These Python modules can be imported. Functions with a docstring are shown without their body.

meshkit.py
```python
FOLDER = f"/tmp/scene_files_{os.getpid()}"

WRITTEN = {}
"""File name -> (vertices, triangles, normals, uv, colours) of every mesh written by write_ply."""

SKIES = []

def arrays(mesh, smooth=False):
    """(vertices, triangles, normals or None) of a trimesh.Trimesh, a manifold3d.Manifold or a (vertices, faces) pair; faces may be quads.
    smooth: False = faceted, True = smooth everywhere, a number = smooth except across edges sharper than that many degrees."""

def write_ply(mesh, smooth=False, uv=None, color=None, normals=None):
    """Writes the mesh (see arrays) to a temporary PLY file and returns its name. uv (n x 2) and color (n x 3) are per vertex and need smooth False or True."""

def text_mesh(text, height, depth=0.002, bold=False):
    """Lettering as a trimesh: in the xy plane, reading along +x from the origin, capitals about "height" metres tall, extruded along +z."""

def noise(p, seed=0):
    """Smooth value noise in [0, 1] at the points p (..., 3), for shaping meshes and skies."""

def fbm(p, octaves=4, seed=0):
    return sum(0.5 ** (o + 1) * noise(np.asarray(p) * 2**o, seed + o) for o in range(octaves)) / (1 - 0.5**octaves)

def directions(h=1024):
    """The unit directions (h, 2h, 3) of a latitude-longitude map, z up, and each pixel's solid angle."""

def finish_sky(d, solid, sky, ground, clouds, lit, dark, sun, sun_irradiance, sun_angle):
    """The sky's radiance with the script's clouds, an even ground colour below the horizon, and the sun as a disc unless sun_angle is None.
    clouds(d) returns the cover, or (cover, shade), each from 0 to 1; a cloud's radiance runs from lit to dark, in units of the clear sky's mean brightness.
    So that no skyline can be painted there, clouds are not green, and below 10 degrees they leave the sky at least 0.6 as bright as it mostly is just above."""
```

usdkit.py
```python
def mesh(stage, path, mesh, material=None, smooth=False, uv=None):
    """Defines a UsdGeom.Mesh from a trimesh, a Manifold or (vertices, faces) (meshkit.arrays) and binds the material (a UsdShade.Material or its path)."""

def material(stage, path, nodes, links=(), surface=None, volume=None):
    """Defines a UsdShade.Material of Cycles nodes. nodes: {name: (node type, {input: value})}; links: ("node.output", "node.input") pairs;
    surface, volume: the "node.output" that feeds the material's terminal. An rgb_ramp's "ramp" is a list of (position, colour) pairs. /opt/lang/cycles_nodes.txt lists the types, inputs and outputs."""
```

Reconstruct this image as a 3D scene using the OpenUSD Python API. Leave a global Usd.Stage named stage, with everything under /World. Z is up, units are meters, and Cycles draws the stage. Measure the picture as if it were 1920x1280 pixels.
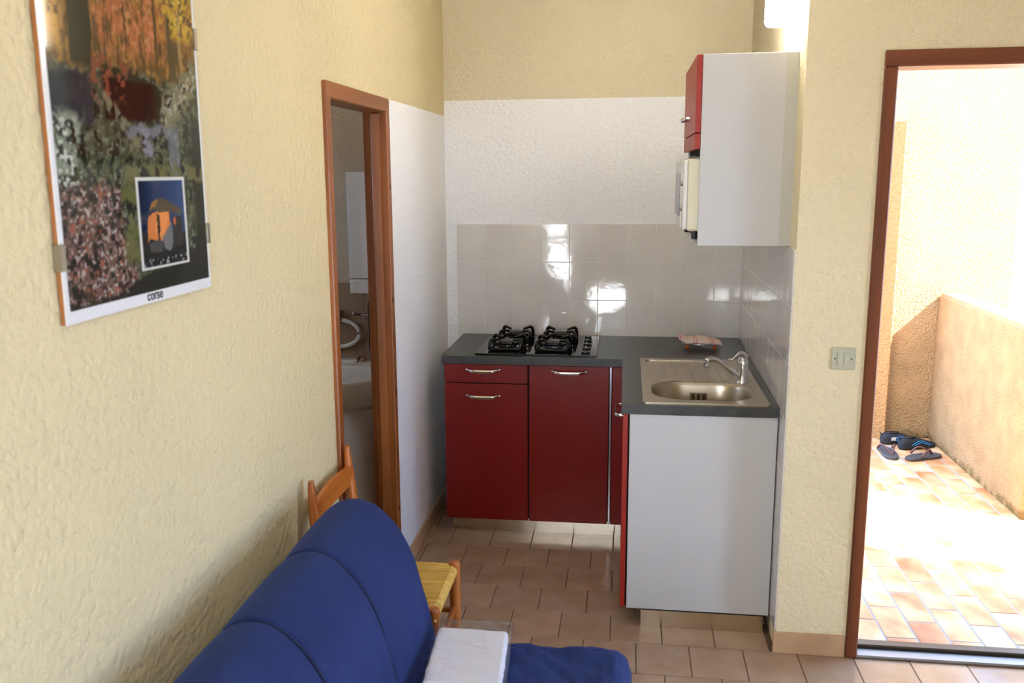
import math, random
import numpy as np, trimesh
from shapely.geometry import Polygon, Point, box as sbox
from shapely import affinity
import usdkit, meshkit
from pxr import Usd, UsdGeom, UsdLux, UsdShade, Gf, Sdf, Vt

stage = Usd.Stage.CreateInMemory()
UsdGeom.SetStageUpAxis(stage, 'Z'); UsdGeom.SetStageMetersPerUnit(stage, 1.0)
UsdGeom.Xform.Define(stage, '/World'); UsdGeom.Scope.Define(stage, '/World/Looks')
rng = random.Random(7)

# ------------------------------------------------------------------ camera, sky, sun, exposure
CAM = np.array([0.9492, -4.7934, 1.7519]); YAW, PITCH, ROLL, FPX = 0.1381, -0.1865, -0.0075, 1702.5
AP = 36.0
cam = UsdGeom.Camera.Define(stage, '/World/camera')
cam.CreateHorizontalApertureAttr(AP); cam.CreateFocalLengthAttr(AP * FPX / 1920)
cam.CreateHorizontalApertureOffsetAttr(AP * 23.43 / 1920); cam.CreateVerticalApertureOffsetAttr(AP * 5.27 / 1920)
cam.CreateFStopAttr(5.0); cam.CreateFocusDistanceAttr(4.5)
cam.CreateClippingRangeAttr((0.05, 1000))
cam.CreateExposureAttr(1.0)
fw = np.array([-math.sin(YAW) * math.cos(PITCH), math.cos(YAW) * math.cos(PITCH), math.sin(PITCH)])
r_ = np.array([math.cos(YAW), math.sin(YAW), 0]); u_ = np.cross(r_, fw)
R2 = r_ * math.cos(ROLL) + u_ * math.sin(ROLL); U2 = -r_ * math.sin(ROLL) + u_ * math.cos(ROLL)
m4 = np.eye(4); m4[0, :3], m4[1, :3], m4[2, :3], m4[3, :3] = R2, U2, -fw, CAM
UsdGeom.Xformable(cam).AddTransformOp().Set(Gf.Matrix4d(m4.tolist()))

SUN_DIR = np.array([0.88, -0.47, 0.86]); SUN_DIR = SUN_DIR / np.linalg.norm(SUN_DIR)   # towards the sun
dome = UsdLux.DomeLight.Define(stage, '/World/sky')
dome.CreateIntensityAttr(1.3); dome.CreateColorAttr(Gf.Vec3f(0.46, 0.68, 1.1))
sun = UsdLux.DistantLight.Define(stage, '/World/sun')
sun.CreateIntensityAttr(5.2); sun.CreateColorAttr(Gf.Vec3f(1.0, 0.95, 0.86)); sun.CreateAngleAttr(0.6); sun.CreateNormalizeAttr(True)
zx = SUN_DIR; xx = np.cross([0, 0, 1], zx); xx /= np.linalg.norm(xx); yx = np.cross(zx, xx)
s4 = np.eye(4); s4[0, :3], s4[1, :3], s4[2, :3] = xx, yx, zx
UsdGeom.Xformable(sun).AddTransformOp().Set(Gf.Matrix4d(s4.tolist()))
def daylight(name, centre, normal, w, h, radiance, color):
    """daylight entering through a window opening: an area light just outside it"""
    l = UsdLux.RectLight.Define(stage, '/World/' + name); l.CreateWidthAttr(w); l.CreateHeightAttr(h); l.CreateIntensityAttr(radiance); l.CreateColorAttr(Gf.Vec3f(*color))
    z = -np.array(normal, float); x = np.cross([0, 0, 1.0], z); x /= np.linalg.norm(x); y = np.cross(z, x)
    t = np.eye(4); t[0, :3], t[1, :3], t[2, :3], t[3, :3] = x, y, z, centre
    UsdGeom.Xformable(l).AddTransformOp().Set(Gf.Matrix4d(t.tolist()))
daylight('daylight_side_window', (3.86, -3.65, 0.93), (-1, 0, 0), 1.5, 1.74, 3.8, (0.36, 0.58, 1.0))
daylight('daylight_rear_window', (0.51, -5.92, 1.07), (0, 1, 0), 0.98, 2.05, 11.0, (0.92, 0.96, 1.0))
daylight('daylight_bathroom_window', (-1.62, -1.6, 1.75), (1, 0, 0), 0.5, 0.5, 2.0, (1.0, 0.93, 0.85))

# ------------------------------------------------------------------ helpers
def lin(r, g, b):
    return tuple((c / 255 / 12.92 if c <= 10 else ((c / 255 + 0.055) / 1.055) ** 2.4) for c in (r, g, b))

_used = {}
def numbered(parent, name):
    k = (parent, name); n = _used.get(k, 0); _used[k] = n + 1
    return f'{parent}/{name}' if n == 0 else f'{parent}/{name}_{n:03d}'
def path_of(p):
    return '/World' if p is None else (p if isinstance(p, str) else str(p.GetPath()))
def tag(prim, label=None, cat=None, group=None, kind=None):
    prim = prim.GetPrim() if hasattr(prim, 'GetPrim') else prim
    for k, v in (('label', label), ('category', cat), ('group', group), ('kind', kind)):
        if v: prim.SetCustomDataByKey(k, v)
    return prim
def thing(name, label=None, cat=None, loc=(0, 0, 0), rz=0, group=None, kind=None, parent=None):
    x = UsdGeom.Xform.Define(stage, numbered(path_of(parent), name))
    if any(loc) or rz: x.AddTranslateOp().Set(Gf.Vec3d(*map(float, loc)))
    if rz: x.AddRotateZOp().Set(float(rz))
    return tag(x, label, cat, group, kind)
def obj(name, mesh, mat, parent=None, smooth=False, **kw):
    m = usdkit.mesh(stage, numbered(path_of(parent), name), mesh, MAT[mat] if isinstance(mat, str) else mat, smooth)
    return tag(m, **kw)
cat = trimesh.util.concatenate
def bx(x0, x1, y0, y1, z0, z1, b=0.0):
    """box, chamfered by b"""
    if b <= 0:
        m = trimesh.creation.box([abs(x1 - x0), abs(y1 - y0), abs(z1 - z0)]); m.apply_translation([(x0 + x1) / 2, (y0 + y1) / 2, (z0 + z1) / 2]); return m
    lo, hi = np.array([min(x0, x1), min(y0, y1), min(z0, z1)]), np.array([max(x0, x1), max(y0, y1), max(z0, z1)])
    P = []
    for i in range(8):
        c = np.array([(hi if i >> k & 1 else lo)[k] for k in range(3)]); s = np.array([-1 if i >> k & 1 else 1 for k in range(3)])
        for k in range(3):
            d = s * b; d[k] = 0; P.append(c + d)
    return trimesh.convex.convex_hull(np.array(P))
def rbx(x0, x1, y0, y1, z0, z1, r, sub=2):
    """box rounded by spheres of radius r"""
    s = trimesh.creation.icosphere(sub, r).vertices
    P = [s + [x, y, z] for x in (x0 + r, x1 - r) for y in (y0 + r, y1 - r) for z in (z0 + r, z1 - r)]
    return trimesh.convex.convex_hull(np.vstack(P))
def loft(rings, cap=True, closed=False):
    R = np.asarray(rings, float); n, k, _ = R.shape
    V = R.reshape(-1, 3); F = []
    for i in range(n if closed else n - 1):
        a, b = i * k, ((i + 1) % n) * k
        for j in range(k):
            j2 = (j + 1) % k
            F += [(a + j, a + j2, b + j2), (a + j, b + j2, b + j)]
    if cap and not closed:
        c0, c1 = len(V), len(V) + 1
        V = np.vstack([V, R[0].mean(0), R[-1].mean(0)])
        for j in range(k):
            F += [(c0, (j + 1) % k, j), (c1, (n - 1) * k + j, (n - 1) * k + (j + 1) % k)]
    m = trimesh.Trimesh(V, np.array(F), process=False)
    if not closed or True: trimesh.repair.fix_normals(m)
    return m
def spline(pts, n=24, closed=False):
    from scipy.interpolate import CubicSpline
    p = np.asarray(pts, float)
    if closed: p = np.vstack([p, p[:1]])
    d = np.r_[0, np.cumsum(np.linalg.norm(np.diff(p, axis=0), axis=1))]
    c = CubicSpline(d, p, bc_type='periodic' if closed else 'natural')
    return c(np.linspace(0, d[-1], n + 1)[:-1] if closed else np.linspace(0, d[-1], n))
def tube(pts, r, sides=10, closed=False, flat=None):
    """swept round bar; r number or per-point; flat=(axis vector, factor) squashes"""
    p = np.asarray(pts, float); n = len(p); r = np.broadcast_to(r, (n,))
    t = (np.roll(p, -1, 0) - np.roll(p, 1, 0)) if closed else np.gradient(p, axis=0)
    t /= np.linalg.norm(t, axis=1, keepdims=True) + 1e-12
    ref = np.array([0, 0, 1.0]) if abs(t[:, 2]).mean() < 0.8 else np.array([1.0, 0, 0])
    a = np.cross(t, ref); a /= np.linalg.norm(a, axis=1, keepdims=True) + 1e-12; b = np.cross(t, a)
    g = np.arange(sides) * 2 * np.pi / sides
    R = p[:, None] + r[:, None, None] * (np.cos(g)[None, :, None] * a[:, None] + np.sin(g)[None, :, None] * b[:, None])
    return loft(R, closed=closed)
def lathe(prof, loc=(0, 0, 0), n=32):
    g = np.arange(n) * 2 * np.pi / n
    m = loft([[(r * math.cos(a), r * math.sin(a), z) for a in g] for r, z in prof]); m.apply_translation(loc); return m
def extr(poly, z0, z1):
    m = trimesh.creation.extrude_polygon(poly, z1 - z0, engine='earcut'); m.apply_translation([0, 0, z0]); return m
def hullrod(a, b, ra, rb=None):
    s = trimesh.creation.icosphere(2, 1.0).vertices
    return trimesh.convex.convex_hull(np.vstack([s * ra + a, s * (rb or ra) + b]))
def rot(m, angle, axis, at=(0, 0, 0)):
    m = m.copy(); m.apply_transform(trimesh.transformations.rotation_matrix(math.radians(angle), axis, at)); return m
def moved(m, d):
    m = m.copy(); m.apply_translation(d); return m
def to_plane(m, origin, u, v):
    """xy-plane mesh (text) onto a plane spanned by u (reading) and v (up)"""
    u, v = np.array(u, float), np.array(v, float); w = np.cross(u, v)
    m = m.copy(); m.vertices = np.asarray(origin) + m.vertices[:, :1] * u + m.vertices[:, 1:2] * v + m.vertices[:, 2:] * w; return m

# ------------------------------------------------------------------ materials
MAT = {}
def mat(name, nodes, links, surface='p.BSDF'):
    MAT[name] = usdkit.material(stage, '/World/Looks/' + name, nodes, links, surface); return MAT[name]
def plain(name, col, rough=0.5, metallic=0.0, spec=0.5, bump=None, **kw):
    nodes = {'p': ('principled_bsdf', dict(base_color=col, roughness=rough, metallic=metallic, specular_ior_level=spec, **kw))}; links = []
    if bump:
        sc, dist = bump
        nodes |= {'g': ('geometry', {}), 'n': ('noise_texture', dict(scale=sc, detail=3.0)), 'b': ('bump', dict(strength=1.0, distance=dist))}
        links = [('g.position', 'n.vector'), ('n.fac', 'b.height'), ('b.normal', 'p.normal')]
    return mat(name, nodes, links)
def mottled(name, c1, c2, scale=6, rough=0.6, bump=None, stretch=(1, 1, 1), spec=0.5, detail=4.0, lo=0.3, hi=0.7, tint=None, **kw):
    nodes = {'p': ('principled_bsdf', dict(roughness=rough, specular_ior_level=spec, **kw)), 'g': ('geometry', {}), 'mp': ('mapping', dict(scale=stretch)),
             'n': ('noise_texture', dict(scale=scale, detail=detail)), 'r': ('rgb_ramp', {'ramp': [(lo, c1), (hi, c2)]})}
    links = [('g.position', 'mp.vector'), ('mp.vector', 'n.vector'), ('n.fac', 'r.fac')]
    src = 'r.color'
    if tint:                                       # per-object colour variation
        nodes |= {'o': ('object_info', {}), 't': ('rgb_ramp', {'ramp': tint}), 'mx': ('mix', dict(mix_type='multiply', fac=1.0))}
        links += [('o.random', 't.fac'), ('r.color', 'mx.color1'), ('t.color', 'mx.color2')]; src = 'mx.color'
    links.append((src, 'p.base_color'))
    if bump:
        sc, dist = bump
        nodes |= {'n2': ('noise_texture', dict(scale=sc, detail=3.0)), 'b': ('bump', dict(strength=1.0, distance=dist))}
        links += [('g.position', 'n2.vector'), ('n2.fac', 'b.height'), ('b.normal', 'p.normal')]
    return mat(name, nodes, links)
def plaster(name, upper, lower=None, zsplit=None, ymin=None, bump=(48, 0.0032)):
    """rough-cast paint; optional second colour below zsplit where y > ymin (two paints, a real painted edge)"""
    nodes = {'p': ('principled_bsdf', dict(roughness=0.85, specular_ior_level=0.25)), 'g': ('geometry', {}),
             'n2': ('noise_texture', dict(scale=bump[0], detail=2.5, roughness=0.55)), 'rr': ('rgb_ramp', {'ramp': [(0.28, (0, 0, 0)), (0.5, (.62, .62, .62)), (0.74, (1, 1, 1))]}),
             'b': ('bump', dict(strength=1.0, distance=bump[1])),
             'm': ('noise_texture', dict(scale=1.7, detail=3.0)), 'mr': ('rgb_ramp', {'ramp': [(0.3, tuple(0.93 * c for c in upper)), (0.7, upper)]})}
    links = [('g.position', 'n2.vector'), ('n2.fac', 'rr.fac'), ('rr.color', 'b.height'), ('b.normal', 'p.normal'), ('g.position', 'm.vector'), ('m.fac', 'mr.fac')]
    if lower is None:
        links.append(('mr.color', 'p.base_color'))
    else:
        nodes |= {'s': ('separate_xyz', {}), 'zz': ('math', dict(math_type='less_than', value2=zsplit)), 'yy': ('math', dict(math_type='greater_than', value2=ymin)),
                  'mm': ('math', dict(math_type='multiply')), 'mx': ('mix', dict(mix_type='mix', color2=lower))}
        links += [('g.position', 's.vector'), ('s.z', 'zz.value1'), ('s.y', 'yy.value1'), ('zz.value', 'mm.value1'), ('yy.value', 'mm.value2'), ('mm.value', 'mx.fac'), ('mr.color', 'mx.color1'), ('mx.color', 'p.base_color')]
    return mat(name, nodes, links)
def wood(name, c1, c2, axis='z', rough=0.4, scale=18):
    st = {'z': (1, 1, 0.06), 'x': (0.06, 1, 1), 'y': (1, 0.06, 1)}[axis]
    return mottled(name, c1, c2, scale=scale, rough=rough, stretch=st, detail=5.0, lo=0.35, hi=0.68)

CREAM = lin(240, 224, 184); YELLOW = lin(216, 204, 174); WHITE = lin(236, 235, 236)
plaster('cream_plaster', CREAM)
plaster('left_wall_plaster', lin(211, 195, 154), WHITE, 2.045, -1.19)
plaster('back_wall_plaster', YELLOW, WHITE, 2.122, -1.0)
plaster('yellow_plaster', YELLOW)
plaster('ceiling_paint', lin(240, 236, 226), bump=(80, 0.002))
plaster('bathroom_plaster', lin(205, 190, 165), bump=(80, 0.003))
TP = lin(162, 131, 94)
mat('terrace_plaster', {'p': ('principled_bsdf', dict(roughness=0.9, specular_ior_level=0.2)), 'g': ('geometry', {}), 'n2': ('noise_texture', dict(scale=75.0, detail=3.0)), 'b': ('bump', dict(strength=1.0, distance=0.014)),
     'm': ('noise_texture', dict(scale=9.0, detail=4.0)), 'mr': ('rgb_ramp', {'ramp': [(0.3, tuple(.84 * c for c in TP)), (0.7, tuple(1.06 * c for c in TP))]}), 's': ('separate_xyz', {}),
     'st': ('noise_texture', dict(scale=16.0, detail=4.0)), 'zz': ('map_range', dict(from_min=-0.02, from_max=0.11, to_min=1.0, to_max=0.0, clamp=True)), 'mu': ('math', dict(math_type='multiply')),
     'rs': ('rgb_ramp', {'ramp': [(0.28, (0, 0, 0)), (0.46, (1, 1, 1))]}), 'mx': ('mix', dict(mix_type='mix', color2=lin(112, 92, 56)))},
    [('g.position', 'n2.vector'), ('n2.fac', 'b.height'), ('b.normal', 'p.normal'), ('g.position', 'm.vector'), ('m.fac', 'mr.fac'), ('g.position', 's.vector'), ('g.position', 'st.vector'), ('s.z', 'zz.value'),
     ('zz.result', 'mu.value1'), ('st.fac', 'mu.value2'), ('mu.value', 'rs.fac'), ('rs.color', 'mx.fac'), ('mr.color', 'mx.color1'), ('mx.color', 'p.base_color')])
plaster('post_plaster', lin(172, 128, 82), bump=(75, 0.01))
mottled('floor_tile', lin(166, 136, 110), lin(182, 154, 130), scale=9, rough=0.17, tint=[(0, (0.90, 0.90, 0.90)), (1, (1, 1, 1))])
mat('terrace_tile', {'p': ('principled_bsdf', dict(roughness=0.55)), 'g': ('geometry', {}), 'mp': ('mapping', dict(scale=(1.0, 0.7, 1.0))), 'o': ('object_info', {}), 'cx': ('combine_xyz', {}), 'k': ('math', dict(math_type='multiply', value2=37.0)),
     'ad': ('vector_math', dict(math_type='add')), 'n': ('noise_texture', dict(scale=6.5, detail=2.5)), 'r': ('rgb_ramp', {'ramp': [(0.30, lin(192, 122, 72)), (0.48, lin(208, 160, 112)), (0.66, lin(222, 190, 148))]}),
     't': ('rgb_ramp', {'ramp': [(0, (0.70, 0.62, 0.56)), (0.35, (0.86, 0.82, 0.78)), (1, (1, 1, 1))]}), 'mx': ('mix', dict(mix_type='multiply', fac=1.0))},
    [('g.position', 'mp.vector'), ('o.random', 'k.value1'), ('k.value', 'cx.x'), ('k.value', 'cx.y'), ('mp.vector', 'ad.vector1'), ('cx.vector', 'ad.vector2'), ('ad.vector', 'n.vector'), ('n.fac', 'r.fac'), ('o.random', 't.fac'), ('r.color', 'mx.color1'), ('t.color', 'mx.color2'), ('mx.color', 'p.base_color')])
plain('floor_grout', lin(104, 80, 58), 0.9)
plain('terrace_grout', lin(146, 144, 150), 0.9)
mottled('wall_tile', lin(212, 207, 202), lin(219, 214, 209), scale=5, rough=0.06, bump=(7, 0.0008), tint=[(0, (0.965, 0.965, 0.965)), (1, (1, 1, 1))])
plain('wall_grout', lin(240, 236, 226), 0.85)
mottled('bathroom_tile', lin(150, 126, 104), lin(166, 142, 120), scale=5, rough=0.3)
mottled('skirting_tile', lin(188, 150, 112), lin(204, 168, 130), scale=9, rough=0.4)
wood('door_wood', lin(122, 64, 20), lin(158, 90, 34), 'z')
wood('door_wood_across', lin(122, 64, 20), lin(158, 90, 34), 'y')
wood('entrance_wood', lin(104, 52, 24), lin(138, 74, 36), 'z')
wood('entrance_wood_across', lin(104, 52, 28), lin(134, 72, 40), 'x')
wood('chair_wood', lin(158, 84, 30), lin(196, 116, 48), 'z', rough=0.35)
wood('chair_wood_across', lin(158, 84, 30), lin(196, 116, 48), 'y', rough=0.35)
plain('red_front', lin(124, 16, 6), 0.34, spec=0.42)
plain('red_edge', lin(160, 34, 18), 0.45)
plain('white_panel', lin(202, 200, 198), 0.45)
plain('panel_strip', lin(192, 190, 178), 0.45)
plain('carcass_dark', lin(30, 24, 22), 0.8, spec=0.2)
mottled('worktop_grey', lin(50, 51, 50), lin(66, 67, 65), scale=28, rough=0.34, detail=5)
plain('brushed_metal', lin(214, 204, 186), 0.2, 1.0, bump=(40, 0.0003))
plain('chrome', lin(225, 225, 228), 0.08, 1.0)
plain('satin_metal', lin(200, 200, 205), 0.25, 1.0)
plain('steel', lin(188, 176, 156), 0.3, 1.0)
plain('threshold_metal', lin(150, 148, 146), 0.4, 0.8)
plain('steel_dark', lin(90, 82, 72), 0.4, 1.0)
plain('black_glass', lin(10, 10, 11), 0.06)
plain('black_enamel', lin(11, 11, 12), 0.12)
plain('black_plastic', lin(18, 18, 19), 0.45)
plain('dark_window', lin(60, 58, 54), 0.15)
plain('cream_plastic', lin(238, 232, 206), 0.4)
plain('white_plastic', lin(232, 230, 224), 0.4)
plain('switch_plastic', lin(192, 190, 164), 0.45)
plain('ceramic', lin(228, 224, 214), 0.12)
plain('iron', lin(34, 30, 28), 0.5, 0.6)
plain('knot_wood', lin(62, 28, 14), 0.6)
mottled('rush', lin(186, 146, 62), lin(226, 190, 100), scale=60, rough=0.7, stretch=(0.12, 1, 1), bump=(120, 0.003))
mottled('blue_fabric', lin(29, 40, 84), lin(36, 49, 97), scale=5, rough=0.9, bump=(420, 0.0012), spec=0.2, sheen_weight=0.25, sheen_roughness=0.4, sheen_tint=lin(110, 135, 215))
plain('blue_seam', lin(18, 24, 58), 0.9)
plain('linen', lin(232, 230, 236), 0.8, bump=(16, 0.003))
plain('rubber_grey', lin(62, 58, 60), 0.7)
plain('strap_brown', lin(86, 50, 40), 0.5)
plain('neoprene', lin(16, 17, 24), 0.7, bump=(300, 0.001))
plain('shoe_sole', lin(14, 14, 16), 0.6)
plain('shoe_blue', lin(40, 130, 180), 0.5)
plain('orange_bead', lin(186, 84, 22), 0.3)
plain('clip_metal', lin(150, 140, 120), 0.35, 0.8)
plain('print_white', lin(214, 212, 212), 0.15)
plain('print_black', lin(24, 22, 22), 0.3)
plain('board_edge', lin(150, 92, 40), 0.6)
plain('ground', lin(206, 196, 180), 0.9)
plain('lamp_white', lin(235, 232, 225), 0.4)
mat('cloth_print', {'p': ('principled_bsdf', dict(roughness=0.85)), 'tc': ('geometry', {}), 'w': ('wave_texture', dict(scale=4.0, distortion=4.5, detail=2.0)),
                    'r': ('rgb_ramp', {'ramp': [(0, lin(232, 205, 195)), (0.88, lin(232, 205, 195)), (0.94, lin(186, 84, 104)), (0.98, lin(228, 186, 178)), (1, lin(232, 205, 195))]})},
    [('tc.position', 'w.vector'), ('w.fac', 'r.fac'), ('r.color', 'p.base_color')])
mat('lamp_glow', {'e': ('emission', dict(color=(1.0, 0.95, 0.86), strength=25.0))}, [], 'e.emission')
mat('pane', {'f': ('fresnel', dict(IOR=1.45)), 't': ('transparent_bsdf', {}), 'g': ('glossy_bsdf', dict(roughness=0.0, color=(1, 1, 1))), 'x': ('mix_closure', {})},
    [('f.fac', 'x.fac'), ('t.BSDF', 'x.closure1'), ('g.BSDF', 'x.closure2')], 'x.closure')
mat('clear_bag', {'t': ('transparent_bsdf', dict(color=(0.93, 0.94, 0.97))), 'g': ('glossy_bsdf', dict(roughness=0.12, color=(0.9, 0.92, 1.0))), 'x': ('mix_closure', dict(fac=0.13)),
                  'ge': ('geometry', {}), 'n': ('noise_texture', dict(scale=14.0, detail=2.0)), 'b': ('bump', dict(distance=0.012))},
    [('t.BSDF', 'x.closure1'), ('g.BSDF', 'x.closure2'), ('ge.position', 'n.vector'), ('n.fac', 'b.height'), ('b.normal', 'g.normal')], 'x.closure')
mat('poster_print', {'p': ('principled_bsdf', dict(roughness=0.05, specular_ior_level=0.35)), 'a': ('attribute', dict(attribute='tint'))}, [('a.color', 'p.base_color')])

# ------------------------------------------------------------------ room shell
WB, WF, YF, ZC = 1.5496, 1.527, -1.587, 0.897
CEIL, REAR, SIDE = 2.72, -5.75, 3.7
DL0, DL1, DLZ = -1.96, -1.182, 2.041      # bathroom door, outer frame
DX0, DX1, DXZ = 1.772, 2.72, 2.132        # entrance door, outer frame
TZ, TX = 1.4866, 0.059                    # top and left edge of the wall tiles

def wall_with_hole(u0, u1, z1, holes):
    p = sbox(u0, 0, u1, z1)
    for h in holes: p = p.difference(sbox(*h))
    return p
def wall_x(poly, x0, x1):       # poly in (y,z), extruded along x
    m = extr(poly, x0, x1); v = m.vertices.copy(); m.vertices = np.c_[v[:, 2], v[:, 0], v[:, 1]]; return m
def wall_y(poly, y0, y1):       # poly in (x,z), extruded along y
    m = extr(poly, y0, y1); v = m.vertices.copy(); m.vertices = np.c_[v[:, 0], v[:, 2], v[:, 1]]; m.invert(); return m

obj('wall_left', wall_x(wall_with_hole(REAR - 0.1, 0.1, CEIL, [(DL0 + 0.012, -1, DL1 - 0.012, DLZ - 0.012)]), -0.09, 0.0), 'left_wall_plaster', kind='structure')
wb = thing('wall_back', kind='structure')
obj('plaster', bx(0, WB + 0.2, 0, 0.12, 0, CEIL), 'back_wall_plaster', wb)
wr = thing('wall_right', kind='structure')
m = extr(Polygon([(WB, 0), (WF, YF), (WF + 0.16, YF), (WB + 0.16, 0)]), 0, CEIL); obj('plaster', m, 'yellow_plaster', wr)
# entrance wall (faces the camera): door opening
p = sbox(WF, 0, SIDE + 0.1, CEIL).difference(sbox(DX0 + 0.012, -1, DX1 - 0.012, DXZ - 0.012))
obj('wall_front', wall_y(p, YF - 0.0005, YF + 0.16), 'cream_plaster', kind='structure')
# side and rear walls, behind the photographer, with the windows that light the room
W2 = (-4.4, 0.06, -2.9, 1.80)
obj('wall_side', wall_x(sbox(REAR - 0.1, 0, YF + 0.1, CEIL).difference(sbox(*W2)), SIDE, SIDE + 0.15), 'cream_plaster', kind='structure')
W1 = (0.02, 0.05, 1.0, 2.1)
obj('wall_rear', wall_y(sbox(-0.09, 0, SIDE + 0.15, CEIL).difference(sbox(*W1)), REAR - 0.15, REAR), 'cream_plaster', kind='structure')
obj('ceiling', bx(-0.1, SIDE + 0.15, REAR - 0.15, YF + 0.16, CEIL, CEIL + 0.1), 'ceiling_paint', kind='structure')
obj('ceiling', bx(-0.1, WB + 0.16, YF + 0.16, 0.12, CEIL, CEIL + 0.1), 'ceiling_paint', kind='structure')

def window_x(x, hole):
    y0, z0, y1, z1 = hole; t = thing('window_2', kind='structure'); ym = (y0 + y1) / 2
    fr = [bx(x + .04, x + .1, y0, y1, z0, z0 + .05), bx(x + .04, x + .1, y0, y1, z1 - .05, z1), bx(x + .04, x + .1, y0, y0 + .05, z0, z1), bx(x + .04, x + .1, y1 - .05, y1, z0, z1), bx(x + .04, x + .1, ym - .04, ym + .04, z0, z1)]
    obj('window_frame', cat(fr), 'white_plastic', t)
    for a, b in ((y0 + .05, ym - .04), (ym + .04, y1 - .05)): obj('pane', bx(x + .066, x + .070, a, b, z0 + .05, z1 - .05), 'pane', t)
window_x(SIDE, W2)
obj('canopy_side', bx(SIDE + .15, SIDE + 1.75, -6.0, -1.9, 2.25, 2.33), 'ceiling_paint', kind='structure')
obj('canopy_rear', bx(-.5, 3.4, REAR - 1.6, REAR - .15, 2.25, 2.33), 'ceiling_paint', kind='structure')
t = thing('window_1', kind='structure')
y = REAR - 0.1; x0, z0, x1, z1 = W1; xm = (x0 + x1) / 2
fr = [bx(x0, x1, y, y + .06, z1 - .05, z1), bx(x0, x1, y, y + .06, z0, z0 + .09), bx(x0, .30, y, y + .06, z0, .40), bx(x0, x0 + .03, y, y + .06, z0, z1), bx(x1 - .03, x1, y, y + .06, z0, z1), bx(.30, .56, y, y + .06, z0, z1), bx(x0, x1, y, y + .06, .96, 1.04), bx(.56, x1, y, y + .06, .42, 1.30)]
obj('window_frame', cat(fr), 'door_wood', t)
for a, b, c, d in ((x0 + .03, .30, .40, .96), (x0 + .03, .30, 1.04, 2.05), (.56, x1 - .03, 1.30, 2.05), (.56, x1 - .03, .14, .42)): obj('pane', bx(a, b, y + .028, y + .032, c, d), 'pane', t)

# floors: each tile its own piece
fl = thing('floor', kind='structure')
obj('screed', cat([bx(-0.1, SIDE, REAR, YF + .088, -0.1, -0.002), bx(-0.1, WF + .02, YF + .088, 0, -0.1, -0.002)]), 'floor_grout', fl)
ROWS = [0.085, -0.125, -0.335, -0.54, -0.75, -0.955, -1.162, -1.372, -1.584, -1.80, -2.01, -2.22, -2.43, -2.64]
def tile_box(x0, x1, y0, y1, z0, z1, b=0.002): return bx(x0, x1, y0, y1, z0, z1, b)
for j in range(len(ROWS) - 1):
    y1, y0 = min(ROWS[j], 0), ROWS[j + 1]
    ph = 0.429 if j % 2 == 0 else 0.529
    off = {4: .425, 5: .529}.get(j, None)
    ph = .425 if j % 2 == 0 else .525
    k0 = -3
    for k in range(k0, 14):
        a, b = ph + .1965 * k, ph + .1965 * (k + 1)
        lim = WF if y1 > YF + .05 else 3.0
        a, b = max(a, 0), min(b, lim)
        if b - a < .03 or (y1 > YF + .05 and a > WF - .03): continue
        dz = rng.uniform(-.0007, .0007)
        obj('tile', tile_box(a + .0017, b - .0017, y0 + .0017, y1 - .0017, -.012, dz, .0015), 'floor_tile', fl)
obj('paving', bx(0, SIDE, REAR, ROWS[-1], -.012, -.0005), 'floor_tile', fl)
obj('paving', bx(3.0, SIDE, ROWS[-1], YF, -.012, -.0005), 'floor_tile', fl)

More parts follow.
